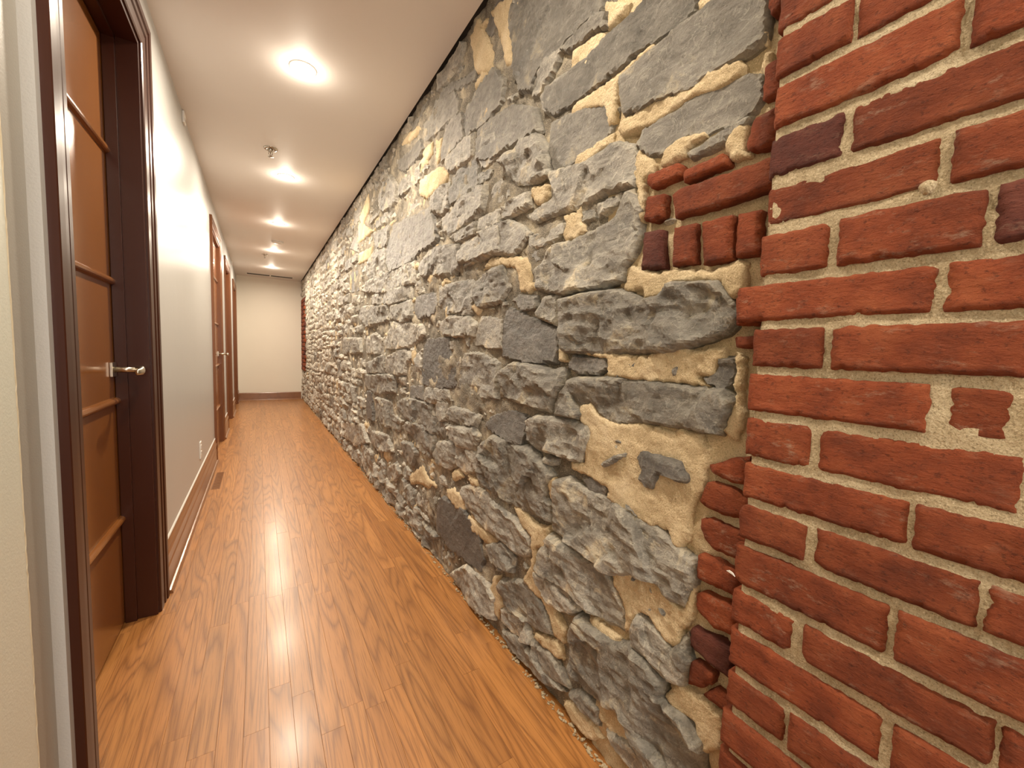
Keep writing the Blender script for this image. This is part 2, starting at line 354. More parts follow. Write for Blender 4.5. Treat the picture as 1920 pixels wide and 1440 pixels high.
def door(idx, y0, y1, leaf_x, mat_leaf, mat_frame, label, near_w, far_w, handle=True, top=ZT, case_top=.115):
    d = tag(empty('door_%d' % idx, (XL, y0, 0)), label, kind='structure'); ox, oy = XL, y0
    def loc(o): o.location = (-ox, -oy, 0); return o
    jt = .018
    leaf = loc(box('leaf', leaf_x-.04, leaf_x, y0+jt, y1-jt, .008, top-jt, mat_leaf, d, bevel=.0015))
    for z in (.415, .868, 1.305, 1.765):
        # rounded bar, half a turn of profile standing off the panel
        prof = [(leaf_x, z-.014)]+[(leaf_x+.014*math.sin(math.pi*k/8)+.001, z-.013*math.cos(math.pi*k/8)) for k in range(9)]+[(leaf_x, z+.014)]
        o_ = extrude_y('moulding', prof, y0+jt+.004, y1-jt-.004, mat_leaf, d); loc(o_)
    if idx == 1:                                   # grooved edges of the stacked panels
        pass
    loc(boxes('jamb', [(-.52, XL+.004, y0, y0+jt, 0, top), (-.52, XL+.004, y1-jt, y1, 0, top), (-.52, XL+.004, y0+jt, y1-jt, top-jt, top)], mat_frame, d, .001))
    if leaf_x < -.42:   # door stop strips
        loc(boxes('door_stop', [(leaf_x+.002, leaf_x+.036, y1-jt-.011, y1-jt, 0, top-jt), (leaf_x+.002, leaf_x+.036, y0+jt, y1-jt, top-jt-.011, top-jt)], mat_frame, d, .001))
    def casing_prof(w):      # (offset from opening, thickness) stepped moulding
        if w < .08: return [(0, 0), (0, .016), (.004, .0172), (w*.3, .0175), (w*.34, .0165), (w*.38, .0175), (w*.6, .018), (w*.7, .018), (w*.75, .018), (w*.8, .018), (w*.85, .018), (w*.97, .018), (w, .016), (w, 0)]
        return [(0, 0), (0, .010), (.006, .013), (w*.42, .013), (w*.45, .009), (w*.50, .009), (w*.54, .015), (w*.68, .016), (w*.71, .012), (w*.76, .012), (w*.80, .019), (w*.97, .020), (w, .016), (w, 0)]
    def vert_casing(yin, sgn, w):
        p = casing_prof(w); n = len(p); vv = []; ff = []
        for z in (0, 1):
            for q, t in p: vv.append((XL+t, yin+sgn*(q-.004), 0 if z == 0 else top-.004+q*case_top/w))
        for i in range(n): ff.append((i, (i+1) % n, n+(i+1) % n, n+i))
        ff += [tuple(range(n)), tuple(range(n, 2*n))]
        o = mesh_obj('casing', vv, ff, mat_frame, d); bm = bmesh.new(); bm.from_mesh(o.data); bmesh.ops.recalc_face_normals(bm, faces=bm.faces); bm.to_mesh(o.data); bm.free(); loc(o)
    vert_casing(y0, -1, near_w); vert_casing(y1, 1, far_w)
    p = casing_prof(case_top); n = len(p); vv = []; ff = []
    for side in (0, 1):
        for q, t in p:
            yy = (y0-(q-.004)*near_w/case_top) if side == 0 else (y1+(q-.004)*far_w/case_top)
            vv.append((XL+t, yy, top-.004+q))
    for i in range(n): ff.append((i, (i+1) % n, n+(i+1) % n, n+i))
    ff += [tuple(range(n)), tuple(range(n, 2*n))]
    o = mesh_obj('head_casing', vv, ff, mat_frame, d); bm = bmesh.new(); bm.from_mesh(o.data); bmesh.ops.recalc_face_normals(bm, faces=bm.faces); bm.to_mesh(o.data); bm.free(); loc(o)
    if handle:
        zc, yc = .985, y1-.060
        h = empty('handle'); h.parent = d; h.location = (leaf_x-ox, yc-oy, zc); h['label'] = 'brushed nickel lever handle'
        box('rosette', 0, .009, -.026, .026, -.026, .026, M_NICKEL, h, bevel=.002)
        # neck: short round bar, then a lever swept toward the hinge side
        bm = bmesh.new(); bmesh.ops.create_cone(bm, cap_ends=True, segments=20, radius1=.0105, radius2=.0085, depth=.056, matrix=Matrix.Translation((.036, 0, 0)) @ Matrix.Rotation(math.pi/2, 4, 'Y'))
        bm_obj('neck', bm, M_NICKEL, h, True)
        path = [(.056, .006), (.070, .000), (.083, -.014), (.090, -.032), (.093, -.054), (.094, -.078), (.093, -.100), (.091, -.114)]
        vv, ff = [], []; S = 12
        for i, (px, py) in enumerate(path):
            t = i/(len(path)-1); hh = .010+.005*math.sin(math.pi*min(1, t*1.1)); tt = .0085*(1 if 0 < i < len(path)-1 else .6)
            a0 = path[max(0, i-1)]; a1 = path[min(len(path)-1, i+1)]; dx, dy = a1[0]-a0[0], a1[1]-a0[1]; l = math.hypot(dx, dy); nx, ny = -dy/l, dx/l
            for k in range(S):
                a = 2*math.pi*k/S; vv.append((px+nx*tt*math.cos(a), py+ny*tt*math.cos(a), hh*math.sin(a)-.004*t*t))
        for i in range(len(path)-1):
            for k in range(S): ff.append((i*S+k, i*S+(k+1) % S, (i+1)*S+(k+1) % S, (i+1)*S+k))
        ff += [tuple(range(S)), tuple(range((len(path)-1)*S, len(path)*S))]
        o = mesh_obj('lever', vv, ff, M_NICKEL, h, True); bm = bmesh.new(); bm.from_mesh(o.data); bmesh.ops.recalc_face_normals(bm, faces=bm.faces); bm.to_mesh(o.data); bm.free()
    return d
door(1, D1[0], D1[1], -.455, M_DOOR, M_FRAME, 'nearest door, amber wood with four raised bars in a dark frame', .078, .125)
door(2, D2[0], D2[1], -.385, M_DOOR, M_RED, 'second door along the left wall, amber wood with lever handle', .10, .10, top=2.16, case_top=.09)
door(3, D3[0], D3[1], -.42, M_DOOR, M_RED, 'third door along the left wall, seen almost edge-on', .10, .09, handle=False, top=2.12, case_top=.09)
door(4, D4[0], D4[1], -.42, M_DOOR, M_RED, 'farthest door, beside the end wall', .09, .09, handle=False, top=2.08, case_top=.09)

# stepped baseboards with a shoe moulding
def baseboard(y0, y1, label):
    p = [(0, 0), (.015, 0), (.015, .105), (.012, .110), (.012, .135), (.016, .140), (.016, .160), (.011, .166), (.011, .178), (.008, .190), (.004, .2), (0, .202)]
    b_ = extrude_y('baseboard_left', [(XL+x_, z_*1.06) for x_, z_ in p], y0, y1, M_BASE)
    tag(b_, label, kind='structure')
    q = [(.015, 0), (.030, 0), (.0295, .006), (.027, .011), (.022, .015), (.015, .017)]
    extrude_y('shoe', [(XL+x_, z_) for x_, z_ in q], y0+.012, y1-.005, M_BASE, b_)['label'] = 'rounded shoe moulding'
    # thin cream caulk line on top
    extrude_y('caulk_line', [(XL, .214), (XL+.006, .214), (XL+.0035, .219), (XL, .222)], y0, y1, M_WHITE, b_)['label'] = 'cream caulk line'
baseboard(D1[1]+.122, D2[0]-.097, 'long stepped wooden baseboard between the first two doors')
baseboard(D2[1]+.097, D3[0]-.097, 'short wooden baseboard between second and third door')
baseboard(D3[1]+.087, D4[0]-.087, 'short wooden baseboard between third and fourth door')
baseboard(D4[1]+.087, YE-.02, 'short wooden baseboard in the far left corner')

# ================================================================== right wall: piece builder
EDGE_CACHE = {}
def resample(poly, s, jit, rg):
    out = []; n = len(poly)
    for i in range(n):
        a = np.array(poly[i]); b_ = np.array(poly[(i+1) % n]); L = np.linalg.norm(b_-a); k = max(1, int(round(L/s)))
        nv = np.array([-(b_-a)[1], (b_-a)[0]])/(L+1e-9)
        for j in range(k):
            out.append(a+(b_-a)*j/k + nv*rg.normal(0, jit)*(1 if j else .4))
    return np.array(out)
def chaikin(p, it=1):
    for _ in range(it):
        q = np.roll(p, -1, 0); p = np.stack([p*.78+q*.22, p*.22+q*.78], 1).reshape(-1, 2)
    return p
def area_of(p): x_, y_ = p[:, 0], p[:, 1]; return .5*np.sum(x_*np.roll(y_, -1)-np.roll(x_, -1)*y_)
def inside(px, py, poly):
    r = np.zeros(px.shape, bool); n = len(poly); j = n-1
    for i in range(n):
        xi, yi = poly[i]; xj, yj = poly[j]
        c = ((yi > py) != (yj > py)) & (px < (xj-xi)*(py-yi)/((yj-yi)+1e-12)+xi); r ^= c; j = i
    return r
def seg_dist(P, poly):
    best = np.full(len(P), 9.0)
    for i in range(len(poly)):
        a = poly[i]; b_ = poly[(i+1) % len(poly)]; ab = b_-a; t = np.clip(((P-a)@ab)/(ab@ab+1e-12), 0, 1)
        d = np.linalg.norm(P-(a+t[:, None]*ab), axis=1); best = np.minimum(best, d)
    return best
def piece_geo(poly, s, x0, seed, edge=.014, drop=.02, rough=.008, facets=5, tilt=.12, jit=.12, back=.05, soft=1, fine=.0025, strat=0.0, ridge=0.0):
    """Closed lump: outline poly in (Y,Z), front towards -X at about x0."""
    rg = np.random.RandomState(seed)
    poly = np.array(poly, float)
    if area_of(poly) < 0: poly = poly[::-1]
    bd = resample(poly, s, s*jit, rg)
    if soft: bd = chaikin(bd, 1)
    if len(bd) < 3: return None
    lo, hi = bd.min(0), bd.max(0)
    gx, gy = np.meshgrid(np.arange(lo[0], hi[0], s), np.arange(lo[1], hi[1], s*.87))
    gx = gx+(np.arange(gx.shape[0]) % 2)[:, None]*s/2
    P = np.stack([gx.ravel(), gy.ravel()], 1)+rg.uniform(-.22, .22, (gx.size, 2))*s
    P = P[inside(P[:, 0], P[:, 1], bd)]
    if len(P): P = P[seg_dist(P, bd) > s*.42]
    allp = np.vstack([bd, P]) if len(P) else bd
    nb = len(bd)
    V, _, Fc, ov, _, _ = delaunay_2d_cdt([Vector(p) for p in allp.tolist()], [], [list(range(nb))], 1, 1e-6)
    V = np.array([tuple(v) for v in V])
    if len(V) < 3 or not Fc: return None
    dist = seg_dist(V, bd)
    e = edge*(1+.5*vnoise(V[:, 0]*18, V[:, 1]*18, seed*.13, seed))
    t = np.clip(dist/np.maximum(e, .002), 0, 1); prof = 1-(1-t)**2
    cen = V.mean(0); size = max(hi-lo)
    h = drop*(prof-1)
    k = facets
    if k:
        S_ = rg.uniform(lo, hi, (k, 2)); tl = rg.normal(0, tilt, (k, 2)); of = rg.uniform(-rough, rough, k)
        warp = np.stack([fbm(V[:, 0]*14, V[:, 1]*14, seed+5, 3), fbm(V[:, 0]*14+9, V[:, 1]*14, seed+6, 3)], 1)*.045*min(1, size/.2)
        Vw = V+warp
        dd = np.linalg.norm((Vw[:, None]-S_[None])*np.array([1, 1.5]), axis=2); w_ = np.exp(-(dd-dd.min(1, keepdims=True))/max(.0045, s*.45)); w_ /= w_.sum(1, keepdims=True)
        pl = (w_*(of[None]+((V[:, None]-S_[None])*tl[None]).sum(2))).sum(1)
        h = h+np.clip(pl, -rough*1.6, rough*1.6)*prof
    if ridge:
        q1 = 1-2*np.abs(vnoise(V[:, 0]*20+3, V[:, 1]*27, seed*.7, seed+9)); q2 = 1-2*np.abs(vnoise(V[:, 0]*43, V[:, 1]*52+5, seed*.9, seed+10))
        h = h+ridge*(q1+.5*q2)*(.35+.65*prof)
    if strat: h = h+strat*np.abs(fbm(V[:, 0]*9, V[:, 1]*26, seed+3, 3))*2*prof
    h = h+fine*fbm(V[:, 0]*60, V[:, 1]*60, seed+1, 3)+rough*.6*fbm(V[:, 0]*16, V[:, 1]*20, seed+2, 3)*prof
    xs = x0-h
    verts = [(xs[i], V[i, 0], V[i, 1]) for i in range(len(V))]
    # boundary loop by edge use count
    cnt = {}
    for f in Fc:
        for i in range(len(f)):
            a, b_ = f[i], f[(i+1) % len(f)]; cnt[(a, b_)] = 1
    faces = []
    for f in Fc: faces.append(tuple(f[::-1]))
    be = [(a, b_) for (a, b_) in cnt if (b_, a) not in cnt]
    mp = {}
    for a, b_ in be:
        for q in (a, b_):
            if q not in mp: mp[q] = len(verts); verts.append((x0+back, V[q, 0], V[q, 1]))
        faces.append((a, b_, mp[b_], mp[a]))
    return verts, faces
def piece(name, geo, mat, parent, smooth=False):
    if geo is None: return None
    v, f = geo; v = np.array(v); c = v.mean(0)
    o = mesh_obj(name, v-c, f, mat, parent, smooth); o.location = c; return o

# ------------------------------------------------------------------ traced outlines (photo zoom frames -> wall plane)
FR = {'A': (840, 0, 3.0968), 'B': (780, 400, 3.0968), 'C': (780, 800, 2.25), 'P1': (640, 100, 4.8), 'P2': (640, 350, 4.8),
      'P3': (640, 600, 4.8), 'P4': (640, 820, 4.8), 'Q1': (860, 0, 4.8), 'Q2': (860, 250, 4.8), 'Q3': (1120, 0, 4.2353),
      'Q4': (860, 720, 4.8), 'Q5': (860, 960, 4.8), 'Q6': (1060, 740, 4.2353), 'Q7': (1040, 1040, 4.0)}
def trace(fr, s, x=XR):
    ox, oy, k = FR[fr]; pts = [tuple(float(q) for q in p.split(',')) for p in s.split()]
    return [hit(ox+a/k, oy+b_/k, x) for a, b_ in pts]
# style: f flat smooth slab, r rough, s shard/small, d dark smooth
STONES = [
('A','f','985,150 1110,30 1150,-60 1440,-60 1430,60 1330,150 1190,240 1140,250 1000,390 930,430 850,510 700,620 600,660 540,600 560,500 640,470 720,400 800,340 900,230'),
('A','f','985,440 1220,260 1470,70 1600,-40 1850,-60 1830,130 1810,230 1720,300 1500,430 1400,510 1250,560 1100,640 1020,660 1000,560'),
('A','f','1130,750 1300,640 1480,520 1600,500 1720,430 1810,430 1815,560 1770,640 1640,720 1500,770 1340,790 1240,880 1150,900 1090,840'),
('A','s','1370,880 1500,800 1640,720 1770,640 1720,720 1590,820 1400,910'),
('A','f','600,700 760,640 900,560 960,620 930,760 850,880 740,930 610,990 580,860'),
('A','r','600,1000 740,960 880,890 960,830 1080,850 1090,1000 1080,1080 1000,1080 930,1100 720,1200 640,1220 500,1280 440,1250 620,1130 590,1020'),
('A','f','390,-60 900,-60 890,60 800,120 700,220 640,300 560,350 500,440 480,520 410,520 380,400 370,250 350,120'),
('A','f','700,230 830,110 920,70 920,150 840,190 760,250 700,290 640,300'),
('A','s','520,440 560,340 660,280 640,340 600,420 520,540 480,560 480,500'),
('A','f','530,560 610,470 700,410 830,400 880,440 850,500 700,610 620,650 550,640'),
('A','d','200,180 260,20 300,-60 360,-60 330,60 240,210'),
('A','f','165,520 260,400 320,460 310,580 240,680 180,740 130,760 110,640'),
('A','f','180,740 250,690 330,640 400,620 500,640 530,760 440,800 330,860 250,920 170,930 160,830'),
('P1','f','940,650 1060,540 1090,570 1080,640 1100,760 980,880 890,980 890,900 920,760'),
('P1','f','1090,560 1130,450 1230,400 1250,330 1300,290 1330,420 1300,560 1240,620 1150,720 1120,740 1090,640'),
('P1','f','830,430 1010,340 1060,420 1040,530 970,600 880,690 780,780 740,800 730,640 800,560'),
('P1','r','950,930 1110,780 1190,720 1190,920 1050,1030 970,1070 950,1010'),
('P1','r','1000,1130 1060,1060 1170,950 1220,960 1215,1180 1100,1280 990,1360 975,1300'),
('P1','r','1240,900 1290,760 1380,700 1440,900 1300,1010 1250,1020'),
('P1','s','1230,1080 1370,1010 1330,1100 1240,1180'),
('P1','r','820,1290 870,1240 960,1170 970,1380 900,1440 820,1420'),
('P1','f','640,860 700,780 740,860 710,920 560,1060 520,1040 520,960'),
('P1','s','560,1130 650,1060 640,1180 520,1290 520,1200'),
('P1','f','880,330 1000,270 1130,200 1200,130 1200,230 1100,300 1020,330 860,430'),
('P1','f','620,640 700,560 720,480 790,400 700,600 640,700'),
('P1','r','360,1200 440,1100 500,1200 490,1330 380,1420 340,1330'),
('P2','r','910,290 980,200 1130,90 1210,10 1300,0 1290,200 1200,270 1090,350 970,430 920,400'),
('P1','s','1330,1390 1340,1280 1400,1130 1440,1100 1440,1330'),
('P2','f','410,540 470,350 560,290 680,260 790,180 830,330 850,500 700,580 600,670 430,760 400,700'),
('P2','r','940,470 1080,400 1230,300 1230,410 1060,490'),
('P2','r','1240,380 1250,290 1440,200 1440,320 1250,410'),
('P2','r','1070,510 1230,440 1440,350 1440,580 1300,620 1180,680 1090,720 1060,640'),
('P2','r','880,540 1060,530 1070,700 1010,780 860,790 720,800 680,720 780,590'),
('P2','r','190,950 240,860 380,790 640,690 650,860 440,930 330,950'),
('P2','r','270,980 450,930 620,900 630,1000 450,1050 290,1050'),
('P2','r','880,900 1170,840 1190,900 1180,1110 940,1140 860,1060 890,1000'),
('P2','r','1200,880 1280,800 1440,720 1500,900 1440,1020 1240,1080 1200,1000'),
('P2','d','660,1000 830,960 860,1040 820,1150 670,1190 650,1110'),
('P2','r','430,1190 470,1080 620,1030 640,1170 560,1210'),
('P2','r','290,580 400,560 400,770 260,830 220,760'),
('P2','r','890,1230 960,1180 1140,1170 1200,1250 1180,1330 1010,1340 900,1320'),
('P3','r','400,200 480,20 720,60 740,120 640,210 530,250 420,250'),
('P2','d','80,780 150,750 150,930 90,950'),
('P2','r','300,500 290,420 440,340 410,520 320,560'),
('P2','f','70,560 150,360 150,590'),
('P2','r','820,120 960,60 970,200 900,240 830,220'),
('P2','s','480,300 560,200 670,110 690,160 560,280'),
('P2','r','180,1090 400,1080 420,1200 240,1250 170,1180'),
('P2','s','950,1150 1170,1110 1190,1150 970,1180'),
('P3','D','740,230 770,170 960,170 960,280 1030,400 1020,600 900,610 730,580 730,400'),
('P3','s','970,190 1150,150 1130,230 970,265'),
('B','F','345,700 370,600 420,608 500,620 500,780 420,775 340,765'),
('P3','r','1030,330 1170,290 1300,330 1400,400 1390,700 1270,690 1080,640 1030,600'),
('P3','r','410,470 420,340 560,270 650,330 580,400 580,480 450,490'),
('P3','d','610,700 610,590 720,590 740,720'),
('P3','r','750,730 760,610 950,640 970,710 830,740'),
('P3','r','490,740 590,710 810,760 810,860 900,930 940,960 930,1060 800,1000 660,930 560,860 500,800'),
('P3','r','560,960 600,920 740,960 840,1060 830,1170 790,1230 680,1150 640,1050'),
('P3','r','830,1200 860,1110 1000,1110 1040,1200 1030,1290 960,1330 850,1280'),
('P3','s','820,800 870,740 940,740 930,900 880,900 810,850'),
('P3','r','960,870 990,790 1120,820 1240,870 1200,950 1050,930'),
('P3','r','960,960 1190,980 1230,1050 1190,1170 1060,1120 960,1030'),
('P3','r','1030,1130 1180,1180 1240,1240 1230,1350 1100,1380 1040,1290'),
('P3','D','230,640 280,640 290,900 240,880'),
('P3','r','230,500 480,500 480,640 300,650 220,600'),
('P3','r','220,400 390,310 400,470 230,470'),
('P3','s','660,570 660,320 720,260 720,580'),
('P3','r','220,160 300,130 370,180 370,300 220,290'),
('P3','r','20,170 170,180 190,290 20,300'),
('P3','r','310,700 440,740 450,860 560,900 520,1000 380,930 310,880'),
('P3','r','540,1090 640,1130 690,1200 640,1300 560,1270'),
('P3','r','60,930 200,960 240,1100 120,1120 50,1030'),
('P3','r','280,1000 420,1060 480,1190 340,1170 270,1100'),
('P3','r','420,1330 500,1290 530,1380 480,1440 420,1440'),
('B','D','505,640 545,550 620,590 720,640 820,680 825,800 800,860 640,860 500,830'),
('B','f','560,510 590,485 690,490 700,550 620,560'),
('B','R','690,340 760,200 900,160 980,110 1140,50 1200,-60 1230,-130 1260,-140 1300,-20 1280,130 1260,250 1200,310 1190,380 1060,430 850,465 700,440'),
('B','s','640,200 650,130 760,60 850,60 860,110 760,170 690,200'),
('B','d','650,240 700,210 770,200 740,250 690,275'),
('B','R','850,500 1000,470 1180,450 1310,510 1420,490 1500,410 1620,410 1740,400 1790,490 1840,580 1835,650 1790,690 1660,740 1500,790 1360,800 1200,800 1050,810 860,800 850,640'),
('B','r','700,590 740,490 815,480 815,650 710,600'),
('B','d','880,890 900,830 1090,850 1100,900 1040,930 920,920'),
('B','d','1150,900 1230,870 1300,880 1300,920 1160,950'),
('B','d','1650,960 1740,930 1750,840 1830,840 1840,940 1790,1020 1700,1000'),
('B','R','930,960 1140,960 1330,980 1500,1000 1780,1030 1840,1090 1800,1180 1760,1280 1550,1240 1300,1210 1200,1220 1100,1200 1000,1100 940,1190 800,1180 820,1060 880,970'),
('B','R','490,920 560,870 700,890 780,920 860,900 840,990 790,1090 790,1160 650,1110 480,1060 500,980'),
('Q4','R','620,330 720,290 960,330 1150,390 1160,470 1130,560 1090,690 960,660 820,600 700,580 630,490'),
('Q4','D','220,380 280,300 450,240 600,290 600,470 560,550 430,510 300,430'),
('Q4','R','200,640 190,560 300,470 520,560 650,590 760,740 830,830 790,900 780,1050 830,1080 820,1240 600,1140 430,1050 330,1000 220,900 190,780'),
('C','R','585,230 640,220 700,270 800,310 900,370 1010,430 1100,520 1170,570 1165,650 1130,755 1060,720 1010,650 900,620 820,620 760,570 680,510 600,450 570,430 580,300'),
('C','r','520,530 560,460 640,520 760,590 830,660 865,780 870,860 800,830 700,750 640,690 560,640 500,600'),
('C','r','490,610 560,650 640,700 650,740 690,770 650,790 560,750 510,670'),
('C','r','345,680 360,650 460,660 530,760 570,880 500,850 420,790 370,750'),
('C','r','355,770 420,800 470,870 480,920 400,870 360,820'),
('C','r','480,910 560,960 610,1040 640,1110 560,1060 490,980'),
('C','R','645,870 680,800 740,840 850,920 900,930 980,990 1040,1080 1040,1150 1130,1220 1200,1340 1205,1500 1010,1500 930,1320 880,1220 790,1170 700,1110 645,1030'),
('C','r','905,860 930,800 1000,850 1060,920 1080,960 1130,1020 1120,1100 1040,1060 980,980 910,930'),
('C','r','150,620 210,590 290,650 330,720 325,810 250,760 170,680'),
('C','D','95,330 110,300 190,340 260,450 280,560 270,610 200,560 130,490 90,430'),
('C','r','185,260 240,250 340,330 430,410 480,480 470,540 430,540 370,480 280,420 210,340'),
('C','r','290,500 370,490 410,560 400,610 330,570'),
('C','d','690,220 740,210 800,260 790,290 720,270'),
('C','r','360,860 420,890 480,960 560,1060 620,1120 560,1090 470,1010 390,930'),
('C','r','640,1120 700,1130 770,1190 770,1260 700,1200'),
('C','r','800,1270 900,1330 1000,1460 930,1460 850,1370'),
('C','r','1080,950 1140,880 1150,1000 1120,1060'),
('Q6','s','360,350 440,340 480,440 400,420 360,400'),
('Q2','r','390,700 480,600 620,540 630,650 480,720 400,770'),
('Q2','r','180,790 380,690 380,780 180,890'),
('Q2','r','10,880 160,800 165,900 10,960'),
('Q2','s','1090,700 1210,640 1220,770 1090,800'),
('Q2','s','1230,640 1440,530 1490,600 1230,760'),
('Q2','R','460,200 560,50 690,0 750,90 790,150 800,370 700,420 530,440 420,330 400,260'),
('Q2','s','250,650 300,470 390,380 390,560 320,640'),
('Q2','r','20,1160 20,1050 180,910 430,790 560,850 630,900 550,1010 480,1080 320,1070 150,1140'),
('Q2','r','0,600 240,470 240,680 180,760 60,820 0,800'),
('Q1','f','0,1050 150,960 170,1150 70,1240 20,1200'),
]
PATCHES = [
('A','970,750 1000,690 1150,600 1350,520 1500,400 1690,335 1720,370 1700,440 1560,520 1400,570 1300,640 1200,720 1000,790'),
('A','1220,960 1240,860 1340,790 1480,750 1500,790 1380,860 1370,910 1250,970'),
('A','1600,830 1640,740 1710,690 1740,730 1720,860 1750,900 1640,930 1600,880'),
('A','720,1000 740,900 900,790 950,760 940,840 830,920 760,1000'),
('A','930,460 1000,400 1190,230 1200,280 1010,430 970,560 960,700 920,740 900,620 800,640 700,690 720,600 850,510'),
('A','700,400 720,280 780,240 850,190 920,170 880,300 840,380 740,440'),
('A','900,0 1050,0 1000,80 920,170 900,90'),
('A','1440,30 1480,-30 1590,-30 1560,20 1470,80'),
('A','240,60 330,-20 420,-20 400,120 380,250 370,400 330,380 300,250'),
('A','120,220 170,90 220,200 260,330 240,420 150,420'),
('A','1820,300 1870,290 1880,420 1840,460 1800,400'),
('A','1790,10 1850,-20 1840,260 1820,250'),
('Q6','100,80 200,50 240,150 330,210 480,230 620,220 850,290 900,250 960,290 1060,300 1150,440 1140,560 1100,700 1100,760 1040,850 1000,900 980,1080 980,1160 880,1250 830,1180 790,1080 650,1050 480,940 300,830 330,760 180,660 40,600 30,530 140,540 130,420 180,300 160,260 100,220'),
('Q7','410,90 560,80 580,170 700,160 780,220 860,330 900,380 960,400 1030,170 1060,200 1040,300 1050,420 1000,540 950,580 930,740 860,700 800,620 700,480 620,440 560,590 510,580 510,440 480,300 430,200'),
('Q7','810,1060 900,1000 960,1020 1100,1090 1260,1210 1250,1500 1070,1500 1030,1260 900,1180'),
('Q7','240,460 350,540 440,600 560,740 440,680 300,590'),
('Q7','290,1100 360,1100 530,1220 570,1340 650,1440 500,1440 390,1310 320,1220'),
('Q7','40,1100 120,1120 260,1250 370,1400 250,1400 120,1260'),
('Q5','650,170 800,120 800,320 760,350 690,330 690,520 750,700 830,830 950,1080 930,1200 850,1120 810,960 730,800 640,720 560,600 640,480'),
('Q5','640,1090 760,1110 900,1200 920,1360 800,1270 680,1150'),
('Q5','300,580 360,570 350,700 380,850 340,980 300,860 260,750'),
('P4','930,470 1000,450 1110,570 1110,680 1200,750 1320,860 1440,970 1440,1040 1290,960 1180,860 1060,680 960,570'),
('P4','660,300 720,240 770,370 830,420 780,470 700,420 620,430 600,340'),
('P4','970,320 1050,270 1090,360 1000,400'),
('Q2','280,1110 510,1100 600,1110 640,1200 650,1330 700,1400 640,1440 540,1440 510,1220 370,1200 200,1230 250,1160'),
('Q2','930,740 1050,700 1080,640 1090,790 1130,870 1040,960 950,980 920,930 950,850'),
('B','1190,460 1210,390 1240,290 1400,340 1500,320 1700,330 1860,260 1920,280 1900,430 1830,500 1790,470 1740,400 1660,400 1500,400 1420,490 1310,510 1310,440'),
('B','940,780 1000,800 1240,820 1330,830 1390,790 1500,770 1620,790 1780,770 1790,840 1750,870 1720,960 1640,950 1700,1010 1500,990 1320,980 1100,950 1100,850 960,820'),
('B','1840,800 1900,830 1890,1060 1900,1200 1850,1330 1760,1270 1800,1180 1840,1090'),
('A','1100,850 1180,920 1190,1000 1130,1040 1130,1290 1100,1300 1090,1100 1060,1010'),
('B','820,480 850,500 850,640 840,800 870,870 820,860 825,680'),
('Q2','650,470 790,450 790,560 740,640 680,640 640,560'),
('P1','700,1130 870,1010 960,1060 960,1140 850,1230 770,1310 690,1280'),
('P1','730,860 810,790 810,900 770,970 720,930'),
('P1','590,720 700,630 720,690 650,760 560,840 520,830'),
('P1','850,780 900,740 880,960 840,1000'),
('P2','150,300 240,50 250,200 200,330 280,400 150,520'),
('P2','150,600 280,530 270,650 150,700'),
('Q4','780,890 830,830 880,900 880,1000 860,1090 810,1040'),
('Q4','480,1100 560,1110 660,1250 780,1300 700,1440 640,1380 560,1280'),
('Q5','1160,930 1220,960 1340,1070 1440,1150 1400,1200 1240,1110'),
('C','1060,1100 1100,1080 1250,1180 1240,1250 1130,1200'),
]
LATE = [   # stones that show through the big smear of mortar
('Q6','520,440 620,420 780,480 930,520 1010,690 960,720 880,700 760,640 700,770 620,740 560,640 600,600 540,500'),
('Q7','700,230 740,260 760,330 720,300'),
('Q6','270,540 300,520 400,470 500,450 480,500 380,560 300,590'),
('Q6','470,850 520,870 560,940 620,990 560,980 480,920'),
('Q4','1380,500 1440,480 1500,560 1400,560'),
('Q6','640,600 720,590 760,640 720,690 650,670'),
('Q6','980,480 1010,470 1020,495 990,500'),
('Q7','560,170 600,160 610,210 570,210'),
('Q7','680,380 720,370 740,430 700,440'),
('Q7','740,370 800,400 870,490 800,470'),
('B','1480,890 1530,870 1520,950 1490,960'),
]
TEETH = [   # the recessed brick ends that bond into the stone
('A','1145,1060 1150,1010 1330,940 1350,960 1350,1020 1170,1095'),
('A','1360,1060 1355,990 1590,880 1620,940 1610,960 1400,1040'),
('A','1310,1270 1290,1130 1330,1095 1900,895 1900,1070 1700,1150'),
('A','1130,1280 1145,1140 1250,1120 1240,1260 1170,1290'),
('A','1730,870 1720,830 1770,680 1900,610 1900,820 1800,870'),
('A','1815,580 1830,380 1930,310 1930,540'),
('B','1300,330 1310,110 1430,90 1430,320'),
('B','1475,310 1490,80 1620,50 1610,290'),
('B','1655,300 1650,50 1830,0 1830,270'),
('B','1845,255 1860,0 2000,-30 1990,240'),
('B','1850,490 1900,460 2000,450 1990,650 1850,650'),
('B','1840,720 1990,710 1990,790 1850,780'),
('Q6','1130,560 1200,545 1330,500 1450,490 1450,720 1380,715 1230,670 1140,610'),
('Q6','1110,700 1150,695 1300,740 1450,840 1450,1030 1390,1000 1230,960 1110,900 1050,850'),
('Q6','1065,985 1130,985 1380,1090 1450,1150 1440,1340 1300,1290 1160,1230 1090,1150 1060,1060'),
('Q7','1055,180 1060,10 1100,0 1380,140 1370,340 1200,260'),
('Q7','1060,295 1110,290 1370,420 1360,640 1180,560 1080,450 1045,380'),
('Q7','1010,560 1030,545 1340,730 1320,960 1140,820 1000,690'),
('Q7','1010,810 1040,800 1180,900 1170,990 1080,1010 985,980'),
('Q7','1100,1060 1190,1010 1330,1130 1320,1230'),
('Q1','2760,-60 2900,-60 2900,60 2790,120'),
]

wall_r = tag(box('wall_right', XR+.045, XR+.25, YBACK, YE+.02, -.02, ZC+.05, M_DARK), 'old rubble stone wall with sandy mortar along the right side', kind='structure')

